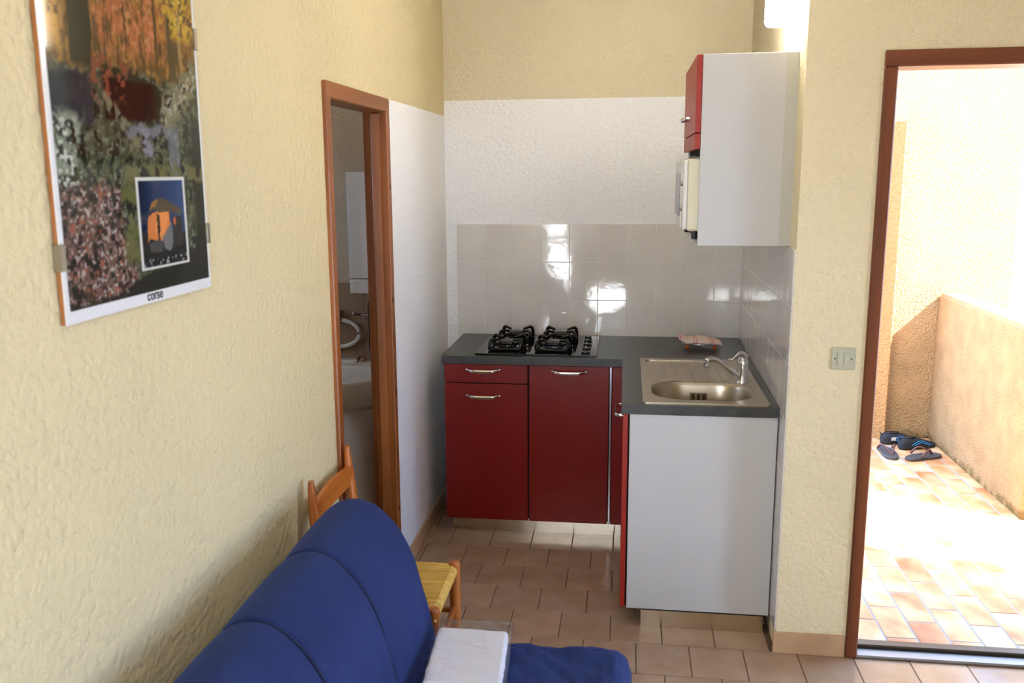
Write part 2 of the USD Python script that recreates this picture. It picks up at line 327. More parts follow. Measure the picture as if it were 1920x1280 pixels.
ft = thing('floor_terrace', kind='structure')
obj('screed', bx(1.6, 4.4, YF + .09, 1.5, -.14, -.0105), 'terrace_grout', ft)
COL = 0.1175
for i in range(-4, 18):
    x0 = 1.965 + COL * i; x1 = x0 + COL
    if x1 < 1.80: continue
    st = -1.01 if i % 2 else -1.15
    ymax = 1.38 if x0 < 2.97 else -.1
    for k in range(-3, 12):
        a, b = st + .259 * k, st + .259 * (k + 1)
        a, b = max(a, YF + .09), min(b, 1.385)
        if b - a < .02: continue
        obj('tile', tile_box(x0 + .0032, x1 - .0032, a + .003, b - .003, -.03, -.009 + rng.uniform(-.0012, .0012), .0025), 'terrace_tile', ft)
obj('ground', bx(-40, 40, -40, 40, -.4, -.2), 'ground', kind='structure')

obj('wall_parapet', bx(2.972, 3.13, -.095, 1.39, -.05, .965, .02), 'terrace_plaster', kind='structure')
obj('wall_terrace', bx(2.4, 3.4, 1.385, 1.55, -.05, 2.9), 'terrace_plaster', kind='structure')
pm = extr(Polygon([(2.56, 1.39), (2.668, 1.295), (2.676, 1.300), (2.676, 1.39)]), -.02, 2.05); obj('trim_1', pm, 'post_plaster', kind='structure')

# wall tiles
def wtile_back(x0, x1, z0, z1): return bx(x0 + .0012, x1 - .0012, -.0075, 0.002, z0 + .0012, z1 - .0012, .0012)
for j in range(3):
    for k in range(10):
        x0, x1 = TX + .15 * k, min(TX + .15 * (k + 1), WB - .004)
        obj('tile', wtile_back(x0, x1, TZ - .2 * (j + 1), TZ - .2 * j), 'wall_tile', wb)
obj('grout', bx(TX, WB, -.0052, .001, TZ - .6, TZ - .0005), 'wall_grout', wb)
ang = math.atan2(WB - WF, -YF)
def on_right(m):          # tiles modelled against x=0 plane facing -x, y from wall back; put on slanting right wall
    return moved(rot(m, -math.degrees(ang), [0, 0, 1]), [WB, 0, 0])
YT = [0.0] + [-.04 - .15 * k for k in range(0, 11)] + [-1.584]
for j in range(7):
    z1 = TZ - .2 * j; z0 = max(z1 - .2, .085)
    for a, b in zip(YT[:-1], YT[1:]):
        if abs(a - b) < .02 or (j >= 3 and b > -1.3): continue
        obj('tile', on_right(bx(-.0075, .002, a - .0012, b + .0012, z0 + .0012, z1 - .0012, .0012)), 'wall_tile', wr)
obj('grout', on_right(bx(-.0052, .001, -1.584, -.004, .085, TZ - .0005)), 'wall_grout', wr)

# skirting
bl = thing('baseboard_left', kind='structure')
for a, b in ((-1.178, -.98), (-.98, -.78), (-.78, -.58), (-.58, -.38), (-.38, -.18), (-.18, -.002)): obj('tile', bx(0, .009, a + .001, b - .001, 0, .08, .0015), 'skirting_tile', bl)
for k in range(10): obj('tile', bx(0, .009, -1.965 - .3 * k - .298, -1.965 - .3 * k, 0, .08, .0015), 'skirting_tile', bl)
bf = thing('baseboard_front', kind='structure')
obj('tile', bx(WF - .012, 1.768, YF - .010, YF, 0, .083, .002), 'skirting_tile', bf)

# bathroom door (left wall)
d1 = thing('door_1', kind='structure')
JW = .046
obj('jamb', bx(-.085, .014, DL1 - JW, DL1, 0, DLZ, .004), 'door_wood', d1)
obj('jamb', bx(-.085, .014, DL0, DL0 + JW, 0, DLZ, .004), 'door_wood', d1)
obj('head', bx(-.085, .0145, DL0 + .002, DL1 - .002, DLZ - .052, DLZ + .001, .004), 'door_wood_across', d1)
obj('door_stop', bx(-.06, -.045, DL1 - JW - .014, DL1 - JW, 0, DLZ - .052), 'door_wood', d1)
la = math.radians(107.6 - 90); HX, HY, LW = -.03, DL1 - JW - .016, .70
def on_leaf(m):           # leaf frame: x along the leaf from the hinge, y towards the bathroom, z up
    e = np.array([-math.sin(la), math.cos(la), 0]); n = np.array([-math.cos(la), -math.sin(la), 0])
    v = m.vertices; m = m.copy(); m.vertices = np.array([HX, HY, 0]) + v[:, :1] * e + v[:, 1:2] * n + v[:, 2:] * [0, 0, 1]; trimesh.repair.fix_normals(m); return m
lf = obj('leaf', on_leaf(bx(0, LW, -.018, .018, .01, 1.985, .003)), 'door_wood', d1)
obj('escutcheon', on_leaf(bx(LW - .100, LW - .050, .018, .036, .92, 1.16, .006)), 'iron', lf)
hp = [(LW - .075, .03, 1.095), (LW - .075, .06, 1.095), (LW - .078, .078, 1.097), (LW - .09, .088, 1.100), (LW - .14, .100, 1.112), (LW - .195, .104, 1.122)]
obj('handle', on_leaf(tube(spline(hp, 20), .0075, 10)), 'satin_metal', lf, smooth=True)
for ky, kz, kr in ((DL1 - .022, 1.70, .009), (DL1 - .030, 1.245, .011), (DL1 - .014, .86, .010), (DL1 - .026, .35, .008)):
    kn = lathe([(0, 0), (kr, 0), (kr * .8, .0008), (0, .001)], n=16); kn.vertices *= [1.5, 1, 1]; kn = moved(rot(kn, 90, [0, 1, 0]), [.0138, ky, kz]); obj('knot', kn, 'knot_wood', d1)

# entrance door frame
d2 = thing('door_2', kind='structure')
obj('jamb', bx(DX0, DX0 + .042, YF - .014, YF + .13, 0, DXZ - .052, .004), 'entrance_wood', d2)
obj('head', bx(DX0, DX1, YF - .015, YF + .13, DXZ - .052, DXZ, .004), 'entrance_wood_across', d2)
obj('jamb', bx(DX1 - .042, DX1, YF - .014, YF + .13, 0, DXZ - .052, .004), 'entrance_wood', d2)
obj('door_stop', bx(DX0 + .042, DX0 + .055, YF + .045, YF + .13, 0, DXZ - .052), 'entrance_wood', d2)
obj('threshold', bx(DX0 + .03, DX1 - .03, YF - .012, YF + .045, 0, .012, .004), 'threshold_metal', d2)
obj('threshold_rail', bx(DX0 + .03, DX1 - .03, YF + .045, YF + .09, 0, .026, .004), 'steel_dark', d2)
obj('strike_plate', bx(DX0 + .0415, DX0 + .044, YF + .015, YF + .04, 1.04, 1.13), 'satin_metal', d2)
for z in (.16, 1.9): obj('hinge', bx(DX0 + .0415, DX0 + .0445, YF - .002, YF + .04, z, z + .09, .001), 'satin_metal', d2)

# bathroom shell
BY = -.56
wq = thing('wall_bathroom', kind='structure')
obj('plaster', bx(-1.5, -.09, BY, BY + .1, 0, 2.5), 'bathroom_plaster', wq)
obj('grout', bx(-1.5, -.09, BY - .005, BY, 0, 1.233), 'wall_grout', wq)
for j in range(6):
    for k in range(7):
        obj('tile', bx(-.095 - .2 * k - .1985, -.0965 - .2 * k, BY - .008, BY, 1.235 - .2 * (j + 1) + .0015 if j < 5 else .02, 1.235 - .2 * j, .001), 'bathroom_tile', wq)
obj('wall_bathroom_side', wall_x(sbox(-2.6, 0, BY + .1, 2.5).difference(sbox(-1.85, 1.5, -1.35, 2.0)), -1.6, -1.5), 'bathroom_plaster', kind='structure')
obj('wall_bathroom_near', bx(-1.6, -.09, -2.7, -2.6, 0, 2.5), 'bathroom_plaster', kind='structure')
obj('ceiling_bathroom', bx(-1.6, -.09, -2.7, BY + .1, 2.5, 2.6), 'ceiling_paint', kind='structure')
obj('floor_bathroom', bx(-1.6, -.0, -2.7, BY + .1, -.1, -.001), 'bathroom_tile', kind='structure')

# ------------------------------------------------------------------ kitchen
XL, XIN, YCF, YSE, XSR = .0884, .9459, -.6193, -1.4593, 1.5309
top = Polygon([(XL, -.008), (XL, YCF), (XIN, YCF), (XIN, YSE), (XSR - .011, YSE), (WB - .011, -.008)])
bowl_hole = sbox(1.0605, -1.3935, 1.4535, -1.0835).buffer(-.115).buffer(.116)
obj('worktop', extr(top.buffer(-.002).buffer(.002).difference(bowl_hole), ZC - .038, ZC), 'worktop_grey',
    label='dark grey L-shaped laminate worktop over the red kitchen cabinets', cat='worktop')

def bow_handle(parent, c, along, out, L=.165, label=None):
    """arched chrome pull: feet on the face, middle swelling outwards and slightly down"""
    c, a, o = np.array(c, float), np.array(along, float), np.array(out, float); rings = []
    for t in np.linspace(0, 1, 21):
        s = math.sin(math.pi * t); e = min(t, 1 - t)
        d = .004 + .025 * min(1, s * 1.8) ** .7; hz = .006 + .0035 * s ** 1.5; th = .0045
        p = c + a * L * (t - .5) + o * d + np.array([0, 0, .004 - .006 * s])
        rings.append([p + np.array([0, 0, 1]) * hz * math.cos(g) + o * th * math.sin(g) for g in np.arange(12) * 2 * np.pi / 12])
    m = loft(rings)
    feet = [hullrod(c + a * L * q * .49 + [0, 0, .006], c + a * L * q * .485 + o * .012 + [0, 0, .006], .006) for q in (-1, 1)]
    return obj('handle', cat([m] + feet), 'chrome', parent, smooth=40, label=label)

YD = YCF + .012            # front face of the doors of the back run
ZB = .078                  # underside of the doors
bc = thing('base_cabinet', 'red base cabinet with one drawer above one door, left end of the kitchen run', 'cabinet')
obj('carcass', bx(XL + .012, .504, YD + .02, -.01, ZB + .004, ZC - .0385), 'white_panel', bc)
obj('shadow_gap', bx(XL + .016, .5045, YD + .012, YD + .021, ZB + .008, ZC - .042), 'carcass_dark', bc)
dr = obj('drawer', bx(XL + .010, .5005, YD, YD + .018, .7655, ZC - .0415, .0012), 'red_front', bc)
bow_handle(dr, (.2885, YD, .826), (1, 0, 0), (0, -1, 0))
dd = obj('door', bx(XL + .010, .5005, YD, YD + .018, ZB, .7605, .0012), 'red_front', bc)
bow_handle(dd, (.2885, YD, .700), (1, 0, 0), (0, -1, 0))
obj('plinth', bx(XL + .03, .5045, YD + .055, YD + .07, 0, ZB - .002), 'brushed_metal', bc)
cc = thing('corner_cabinet', 'red tall-door base cabinet in the kitchen corner beside the drawer unit', 'cabinet')
obj('carcass', bx(.505, 1.52, YD + .02, -.01, ZB + .004, ZC - .0385), 'white_panel', cc)
obj('shadow_gap', bx(.5048, .955, YD + .012, YD + .021, ZB + .008, ZC - .042), 'carcass_dark', cc)
dd = obj('door', bx(.5075, .8845, YD, YD + .018, ZB, ZC - .0415, .0012), 'red_front', cc)
bow_handle(dd, (.6985, YD, .826), (1, 0, 0), (0, -1, 0))
obj('metal_strip', bx(.888, .898, YD - .001, YD + .018, ZB, ZC - .0415, .001), 'satin_metal', cc, label='vertical aluminium strip')
obj('filler_panel', bx(.9005, .957, YD, YD + .018, ZB, ZC - .0415, .001), 'red_front', cc)
obj('plinth', bx(.5055, 1.03, YD + .055, YD + .07, 0, ZB - .002), 'brushed_metal', cc)

sc_ = thing('sink_cabinet', 'white-sided base cabinet with a red door under the sink', 'cabinet')
obj('side_panel', bx(.978, XSR - .013, YSE + .008, YSE + .026, ZB - .004, ZC - .039, .001), 'white_panel', sc_, label='plain white end panel facing the room')
obj('carcass', bx(.98, XSR - .026, YSE + .026, -.64, ZB + .004, .70), 'white_panel', sc_)
dd = obj('door', bx(.952, .971, YSE + .010, -.64, ZB, ZC - .0415, .0012), 'red_edge', sc_, label='red door seen edge-on')
bow_handle(dd, (.952, YSE + .105, .842), (0, 1, 0), (-1, 0, 0), L=.165)
obj('gasket', bx(.971, .980, YSE + .014, -.64, ZB + .004, ZC - .042), 'carcass_dark', sc_)
obj('plinth', bx(1.035, 1.50, YSE + .006, YSE + .020, 0, ZB - .008), 'brushed_metal', sc_)
obj('plinth', bx(1.035, 1.049, YSE + .0205, -.58, 0, ZB - .008), 'brushed_metal', sc_)

# sink
sk = thing('kitchen_sink', 'stainless steel inset sink with ribbed drainer in the dark worktop', 'sink')
plate = sbox(1.026, -1.442, 1.492, -.615).buffer(-.012).buffer(.012)
bowl = affinity.translate(sbox(1.062, -1.392, 1.452, -1.085).buffer(-.12).buffer(.12), 0, 0)
press = sbox(1.05, -1.065, 1.40, -.65).buffer(-.02).buffer(.02)
obj('rim', cat([extr(plate.difference(bowl).difference(press), ZC, ZC + .007), extr(press, ZC, ZC + .0025)]), 'steel', sk, smooth=20)
def ring(poly, z, n=72):
    L = poly.exterior; return [(*L.interpolate(i / n, normalized=True).coords[0], z) for i in range(n)]
bh = sbox(1.062, -1.392, 1.452, -1.085)
def bowl_ring(ins, z):
    q = bh.buffer(-ins); w = q.bounds; r = max(min(.118 - ins * .35, (w[3] - w[1]) / 2 - .002), .01)
    q = q.buffer(-r).buffer(r, 24); c = q.centroid
    P = []
    for a in np.arange(72) * 2 * np.pi / 72:
        d = np.array([math.cos(a), math.sin(a)]); lo, hi = 0, .5
        for _ in range(22):
            mid = (lo + hi) / 2
            if q.contains(Point(c.x + d[0] * mid, c.y + d[1] * mid)): lo = mid
            else: hi = mid
        P.append((c.x + d[0] * lo, c.y + d[1] * lo, z))
    return P
rings = [bowl_ring(i, z) for i, z in ((-.002, ZC + .0075), (.003, ZC + .004), (.008, ZC - .01), (.014, ZC - .06), (.022, ZC - .11), (.038, ZC - .138), (.07, ZC - .15), (.12, ZC - .153))]
m = loft(rings, cap=False); V, F = m.vertices, m.faces
cidx = len(V); V = np.vstack([V, [1.257, -1.2385, ZC - .154]]); k = 72
F = np.vstack([F, [(cidx, (len(rings) - 1) * k + j, (len(rings) - 1) * k + (j + 1) % k) for j in range(k)]])
m = trimesh.Trimesh(V, F, process=False)
if m.face_normals[-1][2] < 0: m.invert()
obj('bowl', m, 'steel', sk, smooth=True)
for k in range(7):
    x = 1.095 + .052 * k
    obj('drainer_rib', rbx(x, x + .034, -1.045, -.70, ZC, ZC + .0065, .003, 1), 'steel', sk, smooth=40)
ov = thing('overflow_grille', parent=sk)
obj('cover', bx(1.222, 1.292, -1.106, -1.101, ZC - .075, ZC - .035, .001), 'steel', ov)
for q in (-.022, 0, .022): obj('slat', bx(1.257 + q - .006, 1.257 + q + .006, -1.109, -1.105, ZC - .070, ZC - .040, .001), 'steel_dark', ov)
obj('drain', lathe([(0, 0), (.04, 0), (.042, -.002), (0, -.004)], (1.257, -1.2385, ZC - .149), 24), 'chrome', sk)

# mixer tap
tp = thing('mixer_tap', 'chrome single-lever mixer tap on the right edge of the sink', 'tap')
TC = np.array([1.432, -1.075, ZC + .007])
obj('body', lathe([(0, 0), (.026, 0), (.026, .006), (.0225, .010), (.0215, .05), (.0225, .078), (.0215, .092), (.016, .102), (0, .104)], TC), 'chrome', tp, smooth=50)
sp = spline([TC + [-.012, -.006, .022], TC + [-.045, -.022, .048], TC + [-.085, -.042, .082], TC + [-.115, -.056, .103], TC + [-.137, -.064, .107], TC + [-.152, -.069, .100]], 24)
spo = obj('spout', tube(sp, np.linspace(.0115, .0105, 24), 14), 'chrome', tp, smooth=True)
obj('aerator', lathe([(0, -.018), (.0115, -.018), (.0125, -.014), (.0125, .004), (0, .006)], TC + [-.150, -.068, .093], 18), 'chrome', spo, smooth=40)
lv = []
for t in np.linspace(0, 1, 15):
    c = TC + [.018 - .078 * t, -.022 * t, .094 + .026 * math.sin(math.pi * min(1, t * 1.15 + .1)) + .004]
    wdt, th = .017 - .007 * t, .009 - .006 * t
    lv.append([c + np.array([.25 * wdt * math.cos(g), wdt * math.cos(g), th * math.sin(g)]) for g in np.arange(12) * 2 * np.pi / 12])
obj('lever', loft(lv), 'chrome', tp, smooth=True)

# gas hob
hb = thing('gas_hob', 'black glass gas hob with four burners on the left worktop', 'hob')
obj('glass_top', bx(.246, .824, -.588, -.068, ZC, ZC + .008, .002), 'black_glass', hb)
HZ = ZC + .008
for (x, y, r) in ((.384, -.440, .052), (.612, -.445, .056), (.398, -.180, .048), (.628, -.185, .048)):
    b = obj('burner', lathe([(0, 0), (r + .014, 0), (r + .016, .004), (r + .006, .012), (r - .002, .014), (r - .003, .022), (0, .022)], (x, y, HZ)), 'black_enamel', hb, smooth=30)
    obj('flame_ring', cat([bx(x + (r - .003) * math.cos(a) - .0022, x + (r - .003) * math.cos(a) + .0022, y + (r - .003) * math.sin(a) - .0022, y + (r - .003) * math.sin(a) + .0022, HZ + .013, HZ + .0215) for a in np.arange(28) * 2 * np.pi / 28]), 'chrome', b)
    obj('burner_cap', lathe([(0, .022), (r - .004, .022), (r + .003, .025), (r + .004, .030), (r, .036), (r - .010, .041), (r - .022, .044), (0, .046)], (x, y, HZ)), 'black_enamel', b, smooth=40)
    g = obj('pan_support', tube([(x + .074 * sx, y + .074 * sy, HZ + .007) for sx, sy in ((-1, -1), (1, -1), (1, 1), (-1, 1))], .0068, 8, closed=True), 'black_enamel', hb)
    for sx, sy in ((-1, -1), (1, -1), (1, 1), (-1, 1)):
        rr = []
        for (qd, qz, w, h) in ((.076, .002, .009, .004), (.078, .024, .008, .005), (.074, .046, .007, .006), (.066, .053, .006, .006), (.052, .051, .005, .005), (.034, .047, .004, .004)):
            c = np.array([x + qd * sx, y + qd * sy, HZ + qz]); side = np.array([-sy, sx, 0]) / math.sqrt(2); out = np.array([sx, sy, 0]) / math.sqrt(2)
            nrm = out if qz < .03 else (out * .6 + np.array([0, 0, .8]) if qz < .05 and qd > .07 else np.array([0, 0, 1.0]))
            rr.append([c + side * w * 1.45 * math.cos(a) + nrm * h * 1.35 * math.sin(a) for a in np.arange(10) * 2 * np.pi / 10])
        obj('prong', loft(rr), 'black_enamel', g, smooth=50)
for k in range(4):
    y = -.525 + .098 * k; kn = obj('knob', lathe([(0, 0), (.021, 0), (.021, .004), (.0175, .006), (.0165, .024), (.0145, .027), (0, .027)], (.771, y, HZ), 24), 'black_plastic', hb, smooth=30)
    obj('knob_ring', lathe([(.0172, .006), (.0205, .006), (.0205, .010), (.0168, .012)], (.771, y, HZ), 24), 'chrome', kn, smooth=30)
    obj('pointer', bx(.7685, .7735, y - .017, y + .017, HZ + .026, HZ + .031, .001), 'satin_metal', kn)

# trivet with folded cloth
tv = thing('trivet', 'round chrome trivet on small orange bead feet at the back of the worktop', 'trivet', loc=(1.325, -.30, ZC))
g = np.arange(40) * 2 * np.pi / 40
obj('rim', tube([(.088 * math.cos(a), .07 * math.sin(a), .026) for a in g], .0035, 8, closed=True), 'chrome', tv, smooth=True)
obj('inner_ring', tube([(.05 * math.cos(a), .04 * math.sin(a), .024) for a in g], .0025, 8, closed=True), 'chrome', tv, smooth=True)
for q in (-.05, -.025, 0, .025, .05): obj('wire', tube([(q * 1.2, -.058, .026), (q * 1.2, .058, .026)], .002, 6), 'chrome', tv)
for a in (215, 325, 90):
    c = np.array([.08 * math.cos(math.radians(a)), .064 * math.sin(math.radians(a)), 0])
    ft_ = obj('foot', lathe([(0, 0), (.007, .001), (.010, .007), (.009, .014), (.004, .019), (.003, .026), (0, .026)], c, 16), 'orange_bead', tv, smooth=True)
V = []
nx, ny = 40, 28
xs, ys = np.meshgrid(np.linspace(-.105, .100, nx), np.linspace(-.068, .068, ny), indexing='ij')
zt = .047 + .012 * meshkit.fbm(np.stack([xs * 16, ys * 16, xs * 0 + 3], -1), 3) - .02 * (np.abs(xs) / .1) ** 4 * (xs > 0) + .018 * (np.clip(-xs - .06, 0, 1) / .045) - .010 * (np.abs(ys) / .068) ** 4
zb = np.full_like(zt, .030) + .018 * (np.clip(-xs - .06, 0, 1) / .045) + .004 * meshkit.noise(np.stack([xs * 30, ys * 30, xs * 0], -1))
xs = xs + .006 * (meshkit.noise(np.stack([ys * 40, xs * 3, ys * 0 + 5], -1)) - .5)
rings = []
for i in range(nx):
    up = np.c_[xs[i], ys[i], zt[i]]; dn = np.c_[xs[i], ys[i], zb[i]][::-1]; rings.append(np.vstack([up, dn]))
m = loft(rings); obj('dishcloth', moved(m, [1.322, -.300, ZC]), 'cloth_print', smooth=50, label='folded pink and cream patterned dishcloth lying on the chrome trivet', cat='cloth')

# upper cabinet with microwave
UX0, UX1, UY0, UY1, UZ0, UZ1 = 1.205, 1.538, -1.462, -.83, 1.490, 2.150
uc = thing('wall_cabinet', 'white wall cabinet with red doors and open microwave shelf above the sink', 'cabinet')
obj('side_panel', bx(UX0, UX1 - .012, UY0, UY0 + .018, UZ0, UZ1, .001), 'white_panel', uc, label='large white end panel facing the room')
obj('back_strip', bx(UX1 - .052, UX1 - .010, UY0 - .001, UY0 + .012, UZ0 + .001, UZ1 - .001), 'panel_strip', uc)
obj('side_panel', bx(UX0, UX1, UY1 - .018, UY1, UZ0, UZ1, .001), 'white_panel', uc)
obj('top_panel', bx(UX0, UX1 - .012, UY0 + .018, UY1 - .018, UZ1 - .018, UZ1), 'white_panel', uc)
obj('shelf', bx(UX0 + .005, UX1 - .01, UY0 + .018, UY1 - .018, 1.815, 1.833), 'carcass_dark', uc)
obj('bottom_panel', bx(UX0 + .002, UX1 - .01, UY0 + .018, UY1 - .018, UZ0, UZ0 + .018), 'white_panel', uc)
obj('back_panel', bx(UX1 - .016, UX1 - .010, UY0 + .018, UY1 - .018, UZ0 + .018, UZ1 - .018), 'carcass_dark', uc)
dd = obj('door', bx(UX0 - .020, UX0 - .001, UY0 + .002, UY1, 1.886, UZ1 - .001, .0012), 'red_edge', uc)
obj('lower_rail', bx(UX0 - .020, UX0 - .001, UY0 + .002, UY1, 1.829, 1.882, .0012), 'red_edge', uc, label='narrow red strip below the door')
bow_handle(dd, (UX0 - .020, -1.10, 1.945), (0, 1, 0), (-1, 0, 0), L=.13)
mw = thing('microwave_oven', 'cream microwave oven in the open shelf of the wall cabinet', 'microwave')
MZ0, MZ1, MY0, MY1 = 1.540, 1.797, UY0 + .03, UY1 - .10
obj('body', bx(1.168, 1.49, MY0, MY1, MZ0, MZ1, .006), 'cream_plastic', mw)
obj('door', bx(1.150, 1.167, MY0 + .125, MY1 - .004, MZ0 + .006, MZ1 - .006, .004), 'white_plastic', mw)
obj('door_window', bx(1.1475, 1.151, MY0 + .165, MY1 - .05, MZ0 + .045, MZ1 - .05, .001), 'dark_window', mw)
obj('control_panel', bx(1.152, 1.167, MY0 + .004, MY0 + .121, MZ0 + .006, MZ1 - .006, .003), 'white_plastic', mw)
for z in (MZ0 + .08, MZ0 + .17):
    kn = lathe([(0, 0), (.012, 0), (.010, .006), (0, .007)], n=20); kn = moved(rot(kn, -90, [0, 1, 0]), [1.152, MY0 + .062, z]); obj('dial', kn, 'satin_metal', mw, smooth=30)
for yy in (MY0 + .05, MY1 - .05):
    for xx_ in (1.20, 1.46): obj('foot', lathe([(0, 0), (.012, 0), (.012, MZ0 - UZ0 - .018), (0, MZ0 - UZ0 - .018)], (xx_, yy, UZ0 + .018), 12), 'black_plastic', mw)

# wall lamp
lp = thing('wall_lamp', 'glowing white wall lamp on the right wall above the cabinet', 'lamp')
LXW = 1.531
obj('diffuser', rbx(1.437, LXW - .010, -1.452, -1.20, 2.264, 2.49, .022), 'lamp_glow', lp, smooth=True)
obj('wall_plate', bx(LXW - .011, LXW + .004, -1.44, -1.212, 2.28, 2.475, .003), 'lamp_white', lp)

# light switch
sw = thing('light_switch', 'cream double light switch on the wall beside the entrance door', 'switch')
SX, SZ = 1.7005, 1.1135
obj('cover_plate', bx(SX - .040, SX + .040, YF - .009, YF, SZ - .0385, SZ + .0385, .003), 'switch_plastic', sw)
for q in (-1, 1): obj('rocker', bx(SX + q * .0105 - .0098, SX + q * .0105 + .0098, YF - .0135, YF - .008, SZ - .021, SZ + .021, .0015), 'switch_plastic', sw)
for q in (-1, 1): obj('screw', moved(rot(lathe([(0, 0), (.0028, 0), (.0022, .001), (0, .0012)], n=12), 90, [1, 0, 0]), [SX + q * .0275, YF - .009, SZ]), 'iron', sw)

# ------------------------------------------------------------------ poster
PY0, PY1, PZ0, PZ1 = -3.386, -2.836, 1.502, 2.30
po = thing('framed_poster', 'autumn forest stream poster with inset rock picture in a clip frame on the left wall', 'poster')
obj('backing_board', bx(.002, .010, PY0, PY1, PZ0, PZ1), 'board_edge', po)
obj('paper', bx(.010, .0125, PY0, PY1, PZ0, PZ1), 'print_white', po)
def paint():
    NY, NZ = 250, 360
    y = np.linspace(PY0 + .012, PY1 - .010, NY); z = np.linspace(PZ0 + .022, PZ1 - .012, NZ)
    Y, Z = np.meshgrid(y, z, indexing='ij'); u = (Y - PY0) / (PY1 - PY0); q = np.stack([Y, Z, 0 * Y], -1)
    N = lambda s, sd, sy=1, sz=1, o=4: meshkit.fbm(q * np.array([s * sy, s * sz, 1]), o, sd)
    C = np.zeros((NY, NZ, 3)); Lc = lambda *c: np.array(lin(*c))
    def blend(mask, col):
        nonlocal C
        mask = np.clip(mask, 0, 1)[..., None]; C = C * (1 - mask) + mask * col
    sm = lambda x, a, b: np.clip((x - a) / (b - a), 0, 1)
    bell = lambda x, c, w, e: sm(w + e - np.abs(x - c), 0, e)
    n1, n2, n3, n4 = N(45, 1), N(130, 2), N(28, 3), N(75, 21)
    C[:] = Lc(40, 41, 31)
    blend(sm(n1, .44, .62), Lc(72, 75, 54)); blend(sm(n4, .54, .68) * .7, Lc(98, 100, 76)); blend(sm(n2, .60, .72) * .7, Lc(128, 130, 108))
    zf = Z + .03 * (n3 - .5) + .02 * (n4 - .5)
    up = sm(zf, 1.935, 1.955)                                                    # autumn forest
    blend(up, Lc(104, 76, 40)); blend(up * sm(N(34, 4), .46, .60), Lc(136, 98, 48)); blend(up * sm(N(80, 5), .54, .66) * .8, Lc(168, 122, 58))
    core = bell(u, .50, .16, .14) * sm(Z, 1.96, 2.0) * sm(2.16 - Z, 0, .06); blend(up * core * sm(n3 * .5 + n4 * .5, .38, .52) * .85, Lc(168, 98, 58)); blend(up * core * sm(n2, .54, .66) * .8, Lc(196, 128, 88))
    blend(up * sm(N(60, 6, 1.6, .35), .57, .68) * .8, Lc(62, 54, 34)); blend(up * sm(N(20, 14, 2.5, .10), .58, .64) * sm(u, .55, .66), Lc(84, 66, 38)); blend(up * sm(N(24, 15, 2.5, .10), .60, .66) * sm(u, .6, .7) * .7, Lc(164, 132, 84))
    blend(up * bell(u, .84, .10, .05) * sm(Z, 2.02, 2.04) * sm(N(70, 12), .46, .56), Lc(186, 146, 52)); blend(up * bell(u, .9, .06, .05) * sm(Z, 2.04, 2.06) * sm(n2, .56, .64), Lc(206, 170, 70))
    blend(bell(u, .06, .02, .03) * sm(Z, 1.96, 1.99) * sm(n1, .40, .5), Lc(206, 152, 62))
    blend(bell(u + .02 * (n3 - .5), .205, .055, .012) * sm(Z, 1.93, 1.95), Lc(40, 39, 28))                       # dark trunk
    blend(sm(.25 - u, 0, .012) * sm(Z, 1.835, 1.845) * sm(1.94 - zf, 0, .01) * .9, Lc(47, 52, 55))              # dark pool behind it
    cav = bell(u, .54, .22, .03) * sm(Z + .03 * (n1 - .5), 1.852, 1.862) * sm(1.952 - .05 * (u - .3) - zf, 0, .006); blend(cav, Lc(40, 28, 21))
    blend(bell(u, .36, .09, .05) * bell(zf, 1.93, .03, .02) * sm(n4, .48, .56), Lc(124, 66, 44))
    d = np.abs((u - .83) * .34 - (Z - 1.915)); blend(bell(d, 0, .030, .02) * bell(u, .83, .13, .03) * sm(n4, .40, .52), Lc(118, 114, 86)); blend(bell(d, 0, .016, .01) * bell(u, .83, .13, .03) * sm(n2, .48, .58), Lc(158, 152, 130))
    d = np.abs((u - .40) * .38 + (Z - 1.855)); blend(bell(d, 0, .012, .008) * bell(u, .40, .11, .03) * sm(n4, .46, .56) * .8, Lc(124, 120, 92))
    blend(bell(u, .58, .13, .03) * bell(Z + .006 * np.sin(u * 45), 1.838, .007, .006) * sm(n4, .36, .46), Lc(112, 112, 116))
    blend(bell(u - .5 * (1.82 - Z), .56, .024, .015) * bell(Z, 1.815, .024, .008) * sm(n2, .36, .50), Lc(130, 130, 138))
    blend(bell(u, .76, .035, .012) * sm(1.86 - Z, 0, .02) * sm(Z, 1.60, 1.62) * .30, Lc(150, 156, 170))
    blend(sm(.20 - u, 0, .06) * bell(Z, 1.80, .05, .02) * sm(n4, .46, .58), Lc(128, 134, 114)); blend(sm(.16 - u, 0, .05) * bell(Z, 1.79, .05, .02) * sm(n2, .56, .64), Lc(190, 194, 180))
    blend(sm(u, .88, .92) * sm(1.88 - Z, 0, .03), Lc(42, 44, 33))
    blend(sm(u, .34, .44) * bell(Z, 1.755, .012, .012) * sm(n1, .42, .54), Lc(104, 100, 64))
    lv_ = sm(.40 + .08 * (n3 - .5) - u + .55 * np.clip(1.64 - Z, 0, 1) * (1 - 1.2 * np.clip(1.60 - Z, 0, 1)), 0, .05) * sm(1.745 - Z + .03 * (n1 - .5), 0, .02); blend(lv_, Lc(66, 48, 41))       # fallen leaves
    blend(lv_ * sm(n4, .46, .56) * .8, Lc(112, 84, 72)); blend(lv_ * sm(N(150, 7, o=2), .56, .64), Lc(128, 100, 88)); blend(lv_ * sm(N(170, 8, o=2), .64, .70), Lc(176, 160, 152)); blend(lv_ * sm(N(110, 9, o=2), .70, .76), Lc(150, 84, 60)); blend(lv_ * sm(N(80, 10), .58, .66), Lc(40, 36, 30))
    blend(bell(u, .42, .04, .03) * bell(Z, 1.66, .06, .02) * sm(n1, .42, .55), Lc(100, 100, 58))
